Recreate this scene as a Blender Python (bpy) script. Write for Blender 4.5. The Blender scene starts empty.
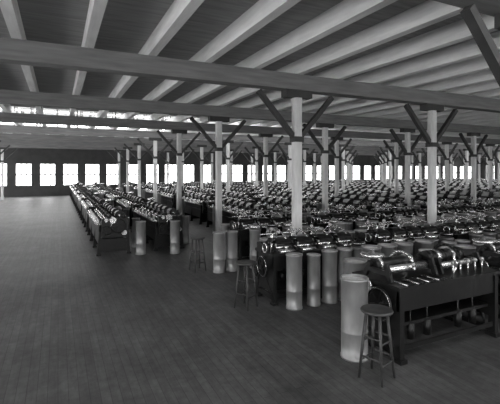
import bpy, math, random
from mathutils import Vector, Matrix
random.seed(4)
S=bpy.context.scene
try:
    S.view_settings.view_transform='Standard'
except Exception: pass

# ---------------------------------------------------------------- materials
def mat(name,base,rough=.6,metal=0.0,noise=None,scale=8,bump=0.0,spec=.5,coords='Object',stretch=None):
    m=bpy.data.materials.new(name); m.use_nodes=True
    nt=m.node_tree; b=nt.nodes['Principled BSDF']
    b.inputs['Roughness'].default_value=rough
    b.inputs['Metallic'].default_value=metal
    b.inputs['Specular IOR Level'].default_value=spec
    lo=base if noise is None else base*(1-noise); hi=base if noise is None else base*(1+noise)
    tc=nt.nodes.new('ShaderNodeTexCoord'); nz=nt.nodes.new('ShaderNodeTexNoise')
    nz.inputs['Scale'].default_value=scale; nz.inputs['Detail'].default_value=4
    if stretch:
        mp=nt.nodes.new('ShaderNodeMapping'); mp.inputs['Scale'].default_value=stretch
        nt.links.new(tc.outputs[coords],mp.inputs['Vector']); nt.links.new(mp.outputs['Vector'],nz.inputs['Vector'])
    else: nt.links.new(tc.outputs[coords],nz.inputs['Vector'])
    cr=nt.nodes.new('ShaderNodeValToRGB')
    cr.color_ramp.elements[0].position=.3; cr.color_ramp.elements[1].position=.7
    cr.color_ramp.elements[0].color=(lo,lo,lo,1); cr.color_ramp.elements[1].color=(hi,hi,hi,1)
    nt.links.new(nz.outputs['Fac'],cr.inputs['Fac']); nt.links.new(cr.outputs['Color'],b.inputs['Base Color'])
    if bump:
        bp=nt.nodes.new('ShaderNodeBump'); bp.inputs['Strength'].default_value=bump
        nt.links.new(nz.outputs['Fac'],bp.inputs['Height']); nt.links.new(bp.outputs['Normal'],b.inputs['Normal'])
    return m
IRON=mat('black_cast_iron',.010,.38,.0,.3,10,spec=.35)
STEEL=mat('polished_steel',.72,.24,.9,.12,20)
TIN=mat('tinned_can_metal',.30,.36,.35,.25,6,stretch=(1,1,.4))
COTTON=mat('cotton_lap',.50,.8,0,.12,30,.2)
WOOD=mat('stool_wood',.04,.5,0,.3,14)
PAINT=mat('painted_timber_post',.58,.55,0,.12,5,stretch=(2,2,.5))
JOISTM=mat('whitewashed_joist',.78,.7,0,.12,3,stretch=(4,.5,4))
DECK=mat('shaded_ceiling_boards',.30,.8,0,.2,3,stretch=(.5,5,1))  # whitish boards; the shadow between joists is put into this grey
GIRD=mat('girder_timber',.16,.7,0,.22,3,stretch=(.5,5,5))
BRACE=mat('backlit_brace_timber',.035,.7,0,.2,5)  # backlight shade on the braces is put into this dark colour
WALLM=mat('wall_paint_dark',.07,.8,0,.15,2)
FRAME=mat('window_sash',.10,.6,0,.1,5)
BRASS=mat('machine_brass',.5,.3,.8,.1,10)

def floor_mat():
    m=bpy.data.materials.new('plank_floor'); m.use_nodes=True
    nt=m.node_tree; b=nt.nodes['Principled BSDF']; L=nt.links
    tc=nt.nodes.new('ShaderNodeTexCoord')
    mp=nt.nodes.new('ShaderNodeMapping'); mp.inputs['Rotation'].default_value=(0,0,math.pi/2)
    L.new(tc.outputs['Object'],mp.inputs['Vector'])
    br=nt.nodes.new('ShaderNodeTexBrick')
    br.inputs['Scale'].default_value=1.0
    br.inputs['Brick Width'].default_value=3.6; br.inputs['Row Height'].default_value=.10
    br.inputs['Mortar Size'].default_value=.003; br.inputs['Bias'].default_value=0
    br.inputs['Color1'].default_value=(.074,.074,.074,1); br.inputs['Color2'].default_value=(.093,.093,.093,1)
    br.inputs['Mortar'].default_value=(.04,.04,.04,1)
    L.new(mp.outputs['Vector'],br.inputs['Vector'])
    def nzm(scale,st,lo,hi,src):
        mp2=nt.nodes.new('ShaderNodeMapping'); mp2.inputs['Scale'].default_value=st
        L.new(tc.outputs['Object'],mp2.inputs['Vector'])
        nz=nt.nodes.new('ShaderNodeTexNoise'); nz.inputs['Scale'].default_value=scale; nz.inputs['Detail'].default_value=9
        nz.inputs['Roughness'].default_value=.7
        L.new(mp2.outputs['Vector'],nz.inputs['Vector'])
        cr=nt.nodes.new('ShaderNodeValToRGB'); cr.color_ramp.elements[0].position=.32; cr.color_ramp.elements[1].position=.68
        cr.color_ramp.elements[0].color=(lo,lo,lo,1); cr.color_ramp.elements[1].color=(hi,hi,hi,1)
        L.new(nz.outputs['Fac'],cr.inputs['Fac'])
        mx=nt.nodes.new('ShaderNodeMix'); mx.data_type='RGBA'; mx.blend_type='MULTIPLY'; mx.inputs['Factor'].default_value=1
        L.new(src,mx.inputs[6]); L.new(cr.outputs['Color'],mx.inputs[7]); return mx.outputs[2]
    o=nzm(1.0,(1,1,1),.65,1.3,br.outputs['Color'])
    o=nzm(3.0,(4,.4,1),.75,1.25,o)
    o=nzm(9.0,(1,1,1),.75,1.25,o)
    L.new(o,b.inputs['Base Color'])
    b.inputs['Roughness'].default_value=.5; b.inputs['Specular IOR Level'].default_value=.3
    return m
FLOORM=floor_mat()
ALL=[IRON,STEEL,TIN,COTTON,WOOD,PAINT,BRACE,BRASS,GIRD,JOISTM,FRAME]
IDX={m.name:i for i,m in enumerate(ALL)}

# ---------------------------------------------------------------- mesh builder
class MB:
    def __init__(s): s.v=[]; s.f=[]; s.m=[]; s.sm=[]
    def add(s,vs,fs,m,smooth=False):
        o=len(s.v); s.v+= [tuple(v) for v in vs]
        for i,f in enumerate(fs):
            s.f.append([o+k for k in f]); s.m.append(IDX[m.name]); s.sm.append(smooth if isinstance(smooth,bool) else smooth[i])
    def box(s,x0,x1,y0,y1,z0,z1,m):
        vs=[(x0,y0,z0),(x1,y0,z0),(x1,y1,z0),(x0,y1,z0),(x0,y0,z1),(x1,y0,z1),(x1,y1,z1),(x0,y1,z1)]
        s.add(vs,[(3,2,1,0),(4,5,6,7),(0,1,5,4),(1,2,6,5),(2,3,7,6),(3,0,4,7)],m)
    def beam(s,p0,p1,w,h,m,up=(0,0,1)):
        p0=Vector(p0);p1=Vector(p1);d=(p1-p0).normalized(); u=Vector(up)
        sd=d.cross(u)
        if sd.length<1e-4: sd=d.cross(Vector((0,1,0)))
        sd.normalize(); u=sd.cross(d)
        q=[-sd*w/2-u*h/2,sd*w/2-u*h/2,sd*w/2+u*h/2,-sd*w/2+u*h/2]
        vs=[p0+a for a in q]+[p1+a for a in q]
        s.add(vs,[(0,1,2,3),(7,6,5,4),(0,4,5,1),(1,5,6,2),(2,6,7,3),(3,7,4,0)],m)
    def cyl(s,p0,p1,r,m,n=14,r1=None,caps=True):
        if r1 is None:r1=r
        p0=Vector(p0);p1=Vector(p1);d=(p1-p0).normalized()
        a=d.orthogonal().normalized(); b=d.cross(a)
        vs=[];fs=[];sm=[]
        for p,rr in((p0,r),(p1,r1)):
            for i in range(n):
                t=2*math.pi*i/n; vs.append(p+(a*math.cos(t)+b*math.sin(t))*rr)
        for i in range(n):
            j=(i+1)%n; fs.append((i,j,n+j,n+i)); sm.append(True)
        if caps:
            fs.append(tuple(reversed(range(n)))); fs.append(tuple(range(n,2*n))); sm+=[False,False]
        s.add(vs,fs,m,sm)
    def lathe(s,c,prof,m,n=20):
        vs=[];fs=[]
        for r,z in prof:
            for i in range(n):
                t=2*math.pi*i/n; vs.append((c[0]+r*math.cos(t),c[1]+r*math.sin(t),c[2]+z))
        for k in range(len(prof)-1):
            for i in range(n):
                j=(i+1)%n; fs.append((k*n+i,k*n+j,(k+1)*n+j,(k+1)*n+i))
        s.add(vs,fs,m,True)
    def torus(s,c,axis,R,r,m,n=22,k=6):
        c=Vector(c);d=Vector(axis).normalized();a=d.orthogonal().normalized();b=d.cross(a)
        vs=[];fs=[]
        for i in range(n):
            t=2*math.pi*i/n; e=a*math.cos(t)+b*math.sin(t)
            for j in range(k):
                q=2*math.pi*j/k; vs.append(c+e*(R+r*math.cos(q))+d*r*math.sin(q))
        for i in range(n):
            for j in range(k):
                fs.append((i*k+j,((i+1)%n)*k+j,((i+1)%n)*k+(j+1)%k,i*k+(j+1)%k))
        s.add(vs,fs,m,True)
    def wheel(s,c,axis,R,m,spokes=5,rim=.018,hub=.035,w=.03):
        c=Vector(c);d=Vector(axis).normalized();a=d.orthogonal().normalized();b=d.cross(a)
        s.torus(c,d,R,rim,m)
        s.cyl(c-d*w,c+d*w,hub,m,10)
        for i in range(spokes):
            t=2*math.pi*i/spokes; s.beam(c,c+(a*math.cos(t)+b*math.sin(t))*R,.02,.02,m,up=d)
    def tube(s,pts,r,m,n=8):
        for a,b in zip(pts[:-1],pts[1:]): s.cyl(a,b,r,m,n)
    def arc(s,c,u,v,R,t0,t1,r,m,n=8):
        c=Vector(c);u=Vector(u);v=Vector(v)
        pts=[c+(u*math.cos(t0+(t1-t0)*k/n)+v*math.sin(t0+(t1-t0)*k/n))*R for k in range(n+1)]
        s.tube(pts,r,m,6)
    def mesh(s,name):
        me=bpy.data.meshes.new(name); me.from_pydata(s.v,[],s.f)
        for mm in ALL: me.materials.append(mm)
        me.polygons.foreach_set('material_index',s.m); me.polygons.foreach_set('use_smooth',s.sm)
        me.update(); return me
def put(name,me,loc=(0,0,0),rz=0):
    o=bpy.data.objects.new(name,me); o.location=loc; o.rotation_euler=(0,0,rz)
    S.collection.objects.link(o); return o
def single(name,me_builder,loc=(0,0,0)): return put(name,me_builder.mesh(name),loc)
def with_mat(o,m):
    o.data.materials.clear(); o.data.materials.append(m)
    for p in o.data.polygons:p.material_index=0
    return o

# ---------------------------------------------------------------- objects
def can_mesh(h=.92,r=.135):
    b=MB(); n=28
    b.lathe((0,0,0),[(0,0),(r+.006,0),(r+.008,.03),(r,.035),(r,h*.33),(r+.004,h*.335),(r,h*.345),(r,h-.03),(r+.009,h-.025),(r+.009,h),(r-.008,h),(r-.01,h-.06)],TIN,n)
    b.lathe((0,0,0),[(r-.01,h-.06),(r*.8,h-.025),(r*.55,h-.02),(r*.35,h-.05),(0,h-.06)],COTTON,n)
    return b.mesh('sliver_can')
CAN=can_mesh(); CANS=can_mesh(.88,.115); CANB=can_mesh(1.0,.165)

def stool_mesh(h=.78):
    b=MB()
    b.lathe((0,0,h-.04),[(0,0),(.15,0),(.175,.008),(.18,.02),(.172,.036),(.16,.04),(.08,.034),(0,.032)],WOOD,28)
    top=.115; bot=.20
    L=[]
    for i in range(4):
        t=math.pi/4+i*math.pi/2; a=Vector((math.cos(t)*top,math.sin(t)*top,h-.035)); c=Vector((math.cos(t)*bot,math.sin(t)*bot,0))
        b.cyl(c,a,.015,WOOD,10,.019); L.append((c,a))
    for z in(.2,.42):
        for i in range(4):
            k=(z+ (0.05 if i%2 else 0))/(h-.035); p=L[i][0].lerp(L[i][1],k); q=L[(i+1)%4][0].lerp(L[(i+1)%4][1],k)
            b.cyl(p,q,.011,WOOD,8)
    return b.mesh('tall_work_stool')
STOOL=stool_mesh()

def comber_mesh():
    """combing machine, long in Y (0..3.9), X -0.45..0.45"""
    b=MB(); Lh=3.9
    for y in (0.0,1.28,2.56,3.84):
        for sx in(-1,1):
            b.beam((sx*.40,y+.03,0),(sx*.33,y+.03,.80),.06,.09,IRON,up=(1,0,0))
            b.box(sx*.40-.06,sx*.40+.06,y-.0,y+.06,0,.05,IRON)
        b.box(-.36,.36,y,y+.05,.72,.84,IRON)
        b.box(-.40,.40,y,y+.05,.10,.18,IRON)
        b.box(-.37,.37,y+.005,y+.04,.18,.45,IRON)
    for sx in(-.37,.37):
        b.box(sx-.03,sx+.03,0,Lh,.66,.82,IRON)
    b.box(-.39,-.35,.05,Lh-.05,.28,.64,IRON); b.box(.35,.39,.05,Lh-.05,.14,.22,IRON)
    b.box(-.36,.38,.0,Lh,.80,.84,IRON)
    b.box(-.47,-.30,.1,Lh-.3,.84,.86,STEEL)
    b.cyl((-.42,.05,.90),(-.42,Lh-.2,.90),.018,STEEL,8)
    b.cyl((.40,.05,1.0),(.40,Lh-.2,1.0),.012,STEEL,8)
    b.box(-.34,.36,-.14,.0,.5,1.02,IRON)
    b.torus((.1,-.16,.82),(0,1,0),.2,.014,STEEL); b.wheel((.1,-.18,.82),(0,1,0),.19,IRON)
    b.wheel((-.2,-.17,.70),(0,1,0),.12,IRON)
    b.cyl((-.05,-.20,.98),(-.05,-.15,.98),.09,STEEL,18)
    b.cyl((-.22,-.18,.98),(-.22,-.14,.98),.05,STEEL,14)
    b.cyl((.25,-.19,.62),(.25,-.15,.62),.07,STEEL,14)
    n=6; p=(Lh-.35)/n
    for i in range(n):
        y0=.12+i*p; y1=y0+p-.12; ym=(y0+y1)/2
        R=.115 if i%3 else .095
        b.cyl((.16,y0+.05,1.08),(.16,y1-.05,1.08),R,COTTON,18)
        b.cyl((.16,y0+.02,1.08),(.16,y0+.05,1.08),R+.022,IRON,18); b.cyl((.16,y1-.05,1.08),(.16,y1-.02,1.08),R+.022,IRON,18)
        b.cyl((.16,y0-.04,1.08),(.16,y1+.04,1.08),.022,STEEL,8)
        for dx in(.07,.26): b.cyl((dx,y0-.03,.925),(dx,y1+.03,.925),.035,STEEL,10)
        for y in(y0-.05,y1+.03):
            b.beam((.32,y,.84),(.27,y,1.16),.025,.05,IRON); b.beam((-.10,y,.84),(-.14,y,1.08),.03,.14,IRON)
            b.box(-.2,.3,y-.012,y+.012,.84,.94,IRON)
            b.arc((-.02,y,1.02),(1,0,0),(0,0,1),.12,0,math.pi,.014,IRON)
        b.cyl((-.06,y0,.95),(-.06,y1,.95),.085,IRON,14)
        for q in range(4): b.cyl((-.06,y0+.06+q*.1,.95),(-.06,y0+.10+q*.1,.95),.089,STEEL,14)
        b.cyl((-.17,y0-.02,.97),(-.17,y1+.02,.97),.034,STEEL,10)
        b.cyl((-.24,y0,.93),(-.24,y1,.93),.026,STEEL,10)
        b.box(-.13,-.09,y0+.02,y1-.02,1.05,1.08,IRON)
        b.lathe((-.38,ym,.86),[(0,0),(.05,0),(.05,.03),(.03,.09),(.035,.11),(0,.12)],BRASS,10)
        b.cyl((-.3,ym,.40),(-.3,ym,.56),.035,IRON,8)
    b.box(-.42,-.1,Lh-.22,Lh+.05,.84,1.04,IRON)
    b.cyl((-.3,Lh-.25,1.07),(-.3,Lh+.05,1.07),.03,STEEL)
    b.cyl((.28,Lh-.1,.84),(.28,Lh-.1,1.22),.03,IRON,10)
    b.lathe((.28,Lh-.1,1.20),[(0,0),(.13,0),(.14,.02),(.14,.05),(.10,.07),(.03,.09),(0,.09)],STEEL,18)
    return b.mesh('cotton_comber')
COMB=comber_mesh()

def drawing_mesh(W=2.0,heads=4,skip=()):
    """drawing frame: X 0..W, Y 0..0.7, front is -Y"""
    b=MB(); D=.7
    for x in ([0,W/2-.03,W-.06]):
        for y in(.06,D-.06):
            b.box(x,x+.06,y-.035,y+.035,0,.86,IRON); b.box(x-.02,x+.08,y-.06,y+.06,0,.04,IRON)
        b.box(x+.005,x+.055,.06,D-.06,.08,.16,IRON); b.box(x+.005,x+.055,.06,D-.06,.60,.86,IRON)
        b.beam((x+.03,.08,.16),(x+.03,D-.08,.70),.04,.05,IRON,up=(1,0,0)); b.beam((x+.03,D-.08,.16),(x+.03,.08,.70),.04,.05,IRON,up=(1,0,0))
    b.box(0,W,.03,.08,.60,.84,IRON); b.box(0,W,D-.08,D-.03,.60,.84,IRON)
    b.box(0,W,.04,.07,.10,.20,IRON); b.box(0,W,D-.07,D-.04,.10,.20,IRON)
    b.box(.06,W-.06,.30,.34,.16,.66,IRON)
    b.box(-.02,W+.02,0,D,.84,.89,IRON)
    hw=(W-.16)/heads
    for i in range(heads):
        x0=.08+i*hw; x1=x0+hw-.05
        for x in(x0,x1-.03):
            b.box(x,x+.03,.14,.56,.89,1.0,IRON)
            b.beam((x+.015,.20,1.0),(x+.015,.30,1.10),.03,.03,IRON); b.beam((x+.015,.30,1.10),(x+.015,.50,1.0),.03,.03,IRON)
        for y,r in((.18,.025),(.27,.022),(.36,.022),(.47,.025)):
            b.cyl((x0-.01,y,.965),(x1+.01,y,.965),r,STEEL,10)
            b.cyl((x0+.03,y,1.015),(x1-.03,y,1.015),.028,IRON,10)
            b.cyl((x0+.03,y,1.01),(x0+.06,y,1.01),.032,BRASS,10)
        vs=[];fs=[];n=7
        for k in range(n+1):
            t=math.pi*k/n
            for x in(x0+.05,x1-.05): vs.append((x,.325-.17*math.cos(t),1.05+.07*math.sin(t)))
        for k in range(n): fs.append((2*k,2*k+1,2*k+3,2*k+2))
        b.add(vs,fs,IRON,True)
        xm=(x0+x1)/2
        b.lathe((xm,.07,.93),[(.012,0),(.02,.03),(.05,.07),(.045,.07),(.01,.03)],STEEL,12)
        b.cyl((x0+.06,.04,.915),(x1-.06,.04,.915),.032,STEEL,12)
        b.cyl((x0+.06,.10,.915),(x1-.06,.10,.915),.032,STEEL,12)
        for y in(.22,.42):
            b.cyl((xm,y,.40),(xm,y,.86),.008,STEEL,6); b.cyl((xm,y,.36),(xm,y,.50),.045,IRON,10)
        if i not in skip:
            b.beam((xm,.06,.97),(xm,-.20,1.0),.05,.035,IRON)
            b.lathe((xm,-.23,.955),[(0,0),(.115,0),(.125,.012),(.125,.045),(.09,.06),(.05,.07),(.04,.11),(0,.115)],IRON if i%2 else STEEL,20)
            b.torus((xm,-.23,1.0),(0,0,1),.118,.010,STEEL,20,5)
        b.arc((xm+.09,.42,.95),(0,1,0),(0,0,1),.24,0,math.pi*.8,.013,STEEL,8)
        b.cyl((xm,.62,.89),(xm,.62,1.20),.012,STEEL,6)
        for k in(-.12,-.04,.04,.12):
            b.tube([(xm+k,.62,1.16),(xm+k,.54,1.22),(xm+k,.50,1.20)],.009,STEEL,6)
        b.lathe((xm,.62,1.20),[(0,0),(.03,.01),(.036,.035),(.02,.06),(0,.065)],BRASS,10)
    b.cyl((.05,.62,1.14),(W-.05,.62,1.14),.012,STEEL,8)
    b.torus((-.05,.25,.965),(1,0,0),.08,.012,STEEL,18)
    b.cyl((-.05,.25,.965),(-.02,.25,.965),.08,IRON,18); b.cyl((-.05,.44,.95),(-.02,.44,.95),.10,IRON,20)
    b.wheel((-.06,.33,.62),(1,0,0),.17,IRON); b.torus((-.075,.33,.62),(1,0,0),.175,.004,STEEL)
    b.cyl((-.06,.33,.62),(W,.33,.62),.02,STEEL,8)
    b.wheel((-.06,.54,.50),(1,0,0),.11,IRON)
    b.cyl((-.10,.33,.62),(-.06,.33,.62),.05,IRON,12)
    b.cyl((W+.01,.33,.62),(W+.12,.33,.62),.17,IRON,22)
    b.box(.01,.05,.1,D-.1,.2,.6,IRON)
    b.box(-.04,.06,.12,.58,.89,1.02,IRON)
    b.tube([(-.02,.10,.90),(-.02,.05,1.08),(-.02,.02,1.26)],.012,STEEL,8)
    b.lathe((-.02,.02,1.25),[(0,0),(.02,.005),(.026,.025),(.018,.045),(0,.05)],IRON,12)
    return b.mesh('drawing_frame')
DRAW=drawing_mesh(); DRAW0=drawing_mesh(skip=(0,1,2))

def lapdoubler_mesh():
    b=MB(); W=1.9; D=.8
    for x in(0,W-.08):
        b.box(x,x+.07,.0,.10,0,.88,IRON); b.box(x,x+.07,D-.10,D,0,.88,IRON)
        b.box(x-.02,x+.09,-.03,.14,0,.05,IRON); b.box(x-.02,x+.09,D-.14,D+.03,0,.05,IRON)
        b.box(x+.01,x+.06,.1,D-.1,.28,.88,IRON); b.box(x+.01,x+.06,.1,D-.1,.06,.13,IRON)
        b.torus((x+.03,D/2,.16),(1,0,0),.22,.02,IRON)
    b.box(0,W,.02,.06,.62,.88,IRON); b.box(0,W,D-.06,D-.02,.45,.88,IRON)
    b.box(0,W,.03,.05,.14,.20,IRON)
    b.box(.02,W,.1,D-.1,.40,.44,IRON)
    b.box(-.03,W+.03,-.03,D+.03,.88,.93,IRON)
    for k in range(12):
        x=.10+k*.062
        b.cyl((x,-.02,.945),(x,.24,.945),.012,STEEL if k%3==0 else IRON,8)
    for x in(.05,.86,.98,1.8):
        b.beam((x,.20,.93),(x,.28,1.14),.04,.07,IRON); b.beam((x,.66,.93),(x,.56,1.12),.04,.07,IRON); b.box(x-.02,x+.02,.2,.62,1.0,1.06,IRON)
    b.cyl((.10,.57,1.06),(.82,.57,1.06),.09,IRON,22)
    b.cyl((.10,.34,1.05),(.82,.34,1.05),.05,STEEL,16)
    b.cyl((.16,.57,1.06),(.20,.57,1.06),.11,STEEL,24); b.cyl((.72,.57,1.06),(.76,.57,1.06),.11,STEEL,24)
    b.lathe((.18,.66,1.15),[(0,0),(.13,0),(.155,.015),(.16,.04),(.15,.06),(.10,.05),(.03,.055),(.03,.10),(0,.105)],STEEL,26)
    b.arc((.5,.45,1.02),(0,1,0),(0,0,1),.22,0,math.pi,.018,STEEL,12)
    b.cyl((1.02,.53,1.08),(1.76,.53,1.08),.10,IRON,24)
    for k in range(5): b.cyl((1.06+k*.15,.53,1.08),(1.14+k*.15,.53,1.08),.106,STEEL if k%2 else IRON,24)
    b.arc((1.38,.45,1.02),(0,1,0),(0,0,1),.24,0,math.pi,.018,IRON,12)
    b.cyl((1.02,.27,1.03),(1.76,.27,1.03),.045,STEEL,14)
    b.wheel((-.07,.28,.66),(1,0,0),.20,IRON,6); b.torus((-.085,.28,.66),(1,0,0),.20,.004,STEEL)
    b.wheel((-.07,.60,.56),(1,0,0),.13,IRON,5)
    b.cyl((-.09,.28,.66),(.02,.28,.66),.03,STEEL,10)
    b.cyl((-.08,.5,.84),(-.05,.5,.84),.09,STEEL,20)
    b.tube([(.92,.0,.92),(.92,-.06,1.10),(.92,-.02,1.28)],.014,STEEL,8)
    for x in(1.05,1.2,1.35,1.5,1.65):
        b.cyl((x,.08,.93),(x,.08,1.08),.012,STEEL,8)
        b.lathe((x,.08,1.08),[(0,0),(.025,.005),(.03,.025),(.02,.045),(0,.05)],BRASS,12)
    for x in(.3,.6,1.2,1.5):
        b.cyl((x,.12,.22),(x,.12,.42),.05,IRON,12); b.cyl((x,.12,.42),(x,.12,.88),.008,STEEL,6)
    return b.mesh('lap_doubler')
LAPD=lapdoubler_mesh()

# ---------------------------------------------------------------- room shell
H=2.35; ZG=4.11; GH=.34; JZ=ZG+GH; JH=.30; DZ=JZ+JH
X0,X1=-7.6,60.0; Y0,Y1=-5.5,40.4
PY=[-2.04,2.71,7.46,12.21,16.96,21.71,26.46,31.21,35.96]
PX=[-3.9]+[4.79+4.31*k for k in range(13)]
f=MB(); f.box(X0-.3,X1+.3,Y0-.3,Y1+.3,-.2,0,IRON); with_mat(single('floor',f),FLOORM)
MON=[(-1.4,1.9),(17.3,20.6),(22.2,25.6),(27.0,30.4),(31.8,35.0)]  # first monitor is out of view, added to light the foreground
c=MB(); ys=Y0-.3
for a,b_ in MON+[(Y1+.3,None)]:
    c.box(X0-.3,X1+.3,ys,a,DZ,DZ+.08,IRON); ys=b_
with_mat(single('ceiling',c),DECK)
for i,(a,b_) in enumerate(MON):
    m=MB()
    m.box(X0,X1,a-.06,a,DZ+.08,DZ+.30,JOISTM); m.box(X0,X1,b_,b_+.06,DZ+.08,DZ+.10,JOISTM)
    m.box(X0,X1,a-.3,b_+.3,DZ+1.7,DZ+1.8,JOISTM)
    x=X0
    while x<X1:
        m.box(x,x+.06,a-.05,a,DZ+.2,DZ+1.7,FRAME); m.box(x,x+.06,b_,b_+.05,DZ+.1,DZ+1.7,FRAME); x+=1.077
    single('roof_monitor',m)
for y in PY:
    g=MB(); g.box(X0,X1,y-.15,y+.15,ZG,JZ,GIRD); single('ceiling_girder',g)
j=MB(); x=4.79-1.0775*11
while x<X1:
    j.box(x-.075,x+.075,Y0,Y1,JZ,DZ,JOISTM); x+=1.0775
single('ceiling_joists',j)
p=MB(); w=.095; ch=.03
def octo(z0,z1,w,ch):
    pts=[(-w+ch,-w),(w-ch,-w),(w,-w+ch),(w,w-ch),(w-ch,w),(-w+ch,w),(-w,w-ch),(-w,-w+ch)]
    vs=[(a,b_,z0) for a,b_ in pts]+[(a,b_,z1) for a,b_ in pts]
    p.add(vs,[(i,(i+1)%8,8+(i+1)%8,8+i) for i in range(8)]+[tuple(reversed(range(8))),tuple(range(8,16))],PAINT)
octo(.25,ZG-.16,w,ch)
p.box(-.12,.12,-.12,.12,0,.25,PAINT)
p.box(-.34,.34,-.11,.11,ZG-.16,ZG-.002,BRACE)
for sx in(-1,1):
    p.beam((sx*.07,0,ZG-1.04),(sx*.96,0,ZG-.075),.10,.11,BRACE,up=(0,1,0))
p.box(-.115,.115,-.115,.115,ZG-1.14,ZG-1.02,BRACE)
POST=p.mesh('timber_post')
for y in PY:
    for x in PX: put('timber_post',POST,(x,y,0))
win_n=[0]
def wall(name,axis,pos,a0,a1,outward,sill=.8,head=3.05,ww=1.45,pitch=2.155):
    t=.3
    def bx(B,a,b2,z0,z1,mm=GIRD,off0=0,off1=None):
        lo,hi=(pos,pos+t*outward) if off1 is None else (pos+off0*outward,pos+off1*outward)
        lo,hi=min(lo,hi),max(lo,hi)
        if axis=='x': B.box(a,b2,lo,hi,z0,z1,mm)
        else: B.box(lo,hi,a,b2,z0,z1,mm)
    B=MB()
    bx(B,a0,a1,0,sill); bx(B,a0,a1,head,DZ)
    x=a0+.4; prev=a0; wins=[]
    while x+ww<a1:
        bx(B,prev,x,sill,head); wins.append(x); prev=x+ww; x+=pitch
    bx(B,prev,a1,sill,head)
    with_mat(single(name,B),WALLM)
    for x in wins:
        win_n[0]+=1; B=MB()
        bx(B,x,x+.06,sill,head,FRAME,.08,.14); bx(B,x+ww-.06,x+ww,sill,head,FRAME,.08,.14)
        bx(B,x+.06,x+ww-.06,sill,sill+.07,FRAME,.08,.14); bx(B,x+.06,x+ww-.06,head-.07,head,FRAME,.08,.14)
        bx(B,x+.06,x+ww-.06,(sill+head)/2-.06,(sill+head)/2+.06,FRAME,.08,.14)
        for k in(1,2): bx(B,x+ww*k/3-.035,x+ww*k/3+.035,sill+.07,head-.07,FRAME,.1,.13)
        single('window_%d'%win_n[0],B)
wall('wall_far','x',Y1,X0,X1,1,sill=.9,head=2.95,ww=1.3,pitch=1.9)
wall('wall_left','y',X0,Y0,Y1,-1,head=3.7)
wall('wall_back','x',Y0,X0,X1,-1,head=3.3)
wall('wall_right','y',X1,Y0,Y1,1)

# ---------------------------------------------------------------- machines
cx=[1.40,2.95]
for k in range(11): cx+=[4.79+4.31*k+1.15,4.79+4.31*k+3.0]
cyr=[11.45+4.75*k for k in range(6)]
for iy,y in enumerate(cyr):
    for ix,x in enumerate(cx):
        if x>1.75*y+6: continue
        put('cotton_comber',COMB,(x,y+.05,0))
        sd=.62 if ix%2==0 else -.62
        put('sliver_can',CANS if (ix+iy)%2 else CAN,(x+sd,y+4.05,0))
        if ix>1: put('sliver_can',CANB,(x-sd*1.05,y+1.2+.5*(ix%3),0))
        if iy>0: put('sliver_can',CAN,(x+.66,y-.12,0))
        elif ix>1:
            put('sliver_can',CAN,(x-.35,y-.45,0)); put('sliver_can',CANB,(x+.35,y-.5,0))
put('sliver_can',CAN,(2.08,11.25,0)); put('sliver_can',CAN,(2.98,10.98,0))
put('sliver_can',CANS,(2.15,12.4,0)); put('sliver_can',CANS,(3.68,12.3,0)); put('sliver_can',CANS,(3.7,13.2,0))
# row 1 (foreground)
put('lap_doubler',LAPD,(3.72,3.5,0)); put('lap_doubler',LAPD,(6.1,3.5,0)); put('lap_doubler',LAPD,(8.5,3.5,0))
put('sliver_can',CANB,(3.36,3.90,0)); put('tall_work_stool',STOOL,(3.25,3.40,0),.3)
for x in(4.02,4.40,4.80,5.18,5.6,6.1,6.5,7.0,7.6,8.1,8.6): put('sliver_can',CANB if int(x*10)%3 else CAN,(x,4.64,0))
# row 2
put('drawing_frame',DRAW0,(3.36,5.95,0))
for x in(5.75,8.1,10.45): put('drawing_frame',DRAW,(x,5.95,0))
hd=[.285,.745,1.205,1.665]
for x in(3.62,4.02,4.36,4.70,5.03): put('sliver_can',CANS if x==4.02 else CAN,(x,5.72,0))
for x in(5.75,8.1,10.45):
    for h_ in hd: put('sliver_can',CAN,(x+h_,5.72,0))
for x in(4.98,5.36,5.75,6.3,7.0,7.4,8.2,8.8,9.5): put('sliver_can',CANB if int(x*10)%2 else CAN,(x,5.34,0))
x=3.75
while x<12.5:
    put('sliver_can',CANB if int(x*10)%2 else CAN,(x,6.88,0))
    x+=.37+.12*random.random()
put('tall_work_stool',STOOL,(2.90,6.12,0),.5)
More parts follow.
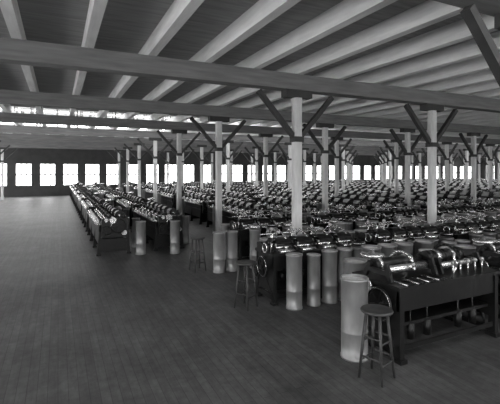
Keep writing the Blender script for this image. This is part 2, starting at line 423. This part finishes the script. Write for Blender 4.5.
# row 3
for x in(4.0,6.35,8.7,11.05,13.4,15.8):
    put('drawing_frame',DRAW,(x,8.75,0))
    for h_ in hd: put('sliver_can',CAN,(x+h_,8.52,0))
for x in(3.34,3.66): put('sliver_can',CAN,(x,8.50,0))
x=4.0
while x<17:
    put('sliver_can',CANB if int(x*10)%2 else CAN,(x,9.70,0)); x+=.37+.15*random.random()
x=5.2
while x<16:
    put('sliver_can',CANB if int(x*10)%2 else CAN,(x,8.1,0)); x+=.5+.4*random.random()
put('tall_work_stool',STOOL,(2.94,8.85,0),.2)

# ---------------------------------------------------------------- light
wd=bpy.data.worlds.new('overcast_sky'); S.world=wd; wd.use_nodes=True
bg=wd.node_tree.nodes['Background']; bg.inputs['Color'].default_value=(1,1,1,1); bg.inputs['Strength'].default_value=9.0
def portal(name,loc,rot,sx,sy):
    l=bpy.data.lights.new(name,'AREA'); l.shape='RECTANGLE'; l.size=sx; l.size_y=sy; l.cycles.is_portal=True
    o=bpy.data.objects.new(name,l); o.location=loc; o.rotation_euler=rot; S.collection.objects.link(o)
portal('daylight_portal_left',(X0-.35,(Y0+Y1)/2,2.25),(0,-math.pi/2,0),3.0,Y1-Y0)
portal('daylight_portal_far',((X0+X1)/2,Y1+.35,1.95),(-math.pi/2,0,0),X1-X0,2.4)
portal('daylight_portal_back',((X0+X1)/2,Y0-.35,2.05),(math.pi/2,0,0),X1-X0,2.6)
for a,b_ in MON:
    portal('daylight_portal_roof_n',((X0+X1)/2,b_+.1,DZ+.9),(-math.pi/2,0,0),X1-X0,1.6)
    portal('daylight_portal_roof_s',((X0+X1)/2,a-.1,DZ+.9),(math.pi/2,0,0),X1-X0,1.6)

# ---------------------------------------------------------------- camera
cam=bpy.data.cameras.new('camera'); co=bpy.data.objects.new('camera',cam); S.collection.objects.link(co)
co.location=(0,0,H); co.rotation_euler=(math.pi/2,0,-math.radians(25.8))
cam.sensor_width=36; cam.lens=36*395/500
cam.shift_y=-(202-170)/500; cam.shift_x=.002
cam.clip_end=300
S.camera=co
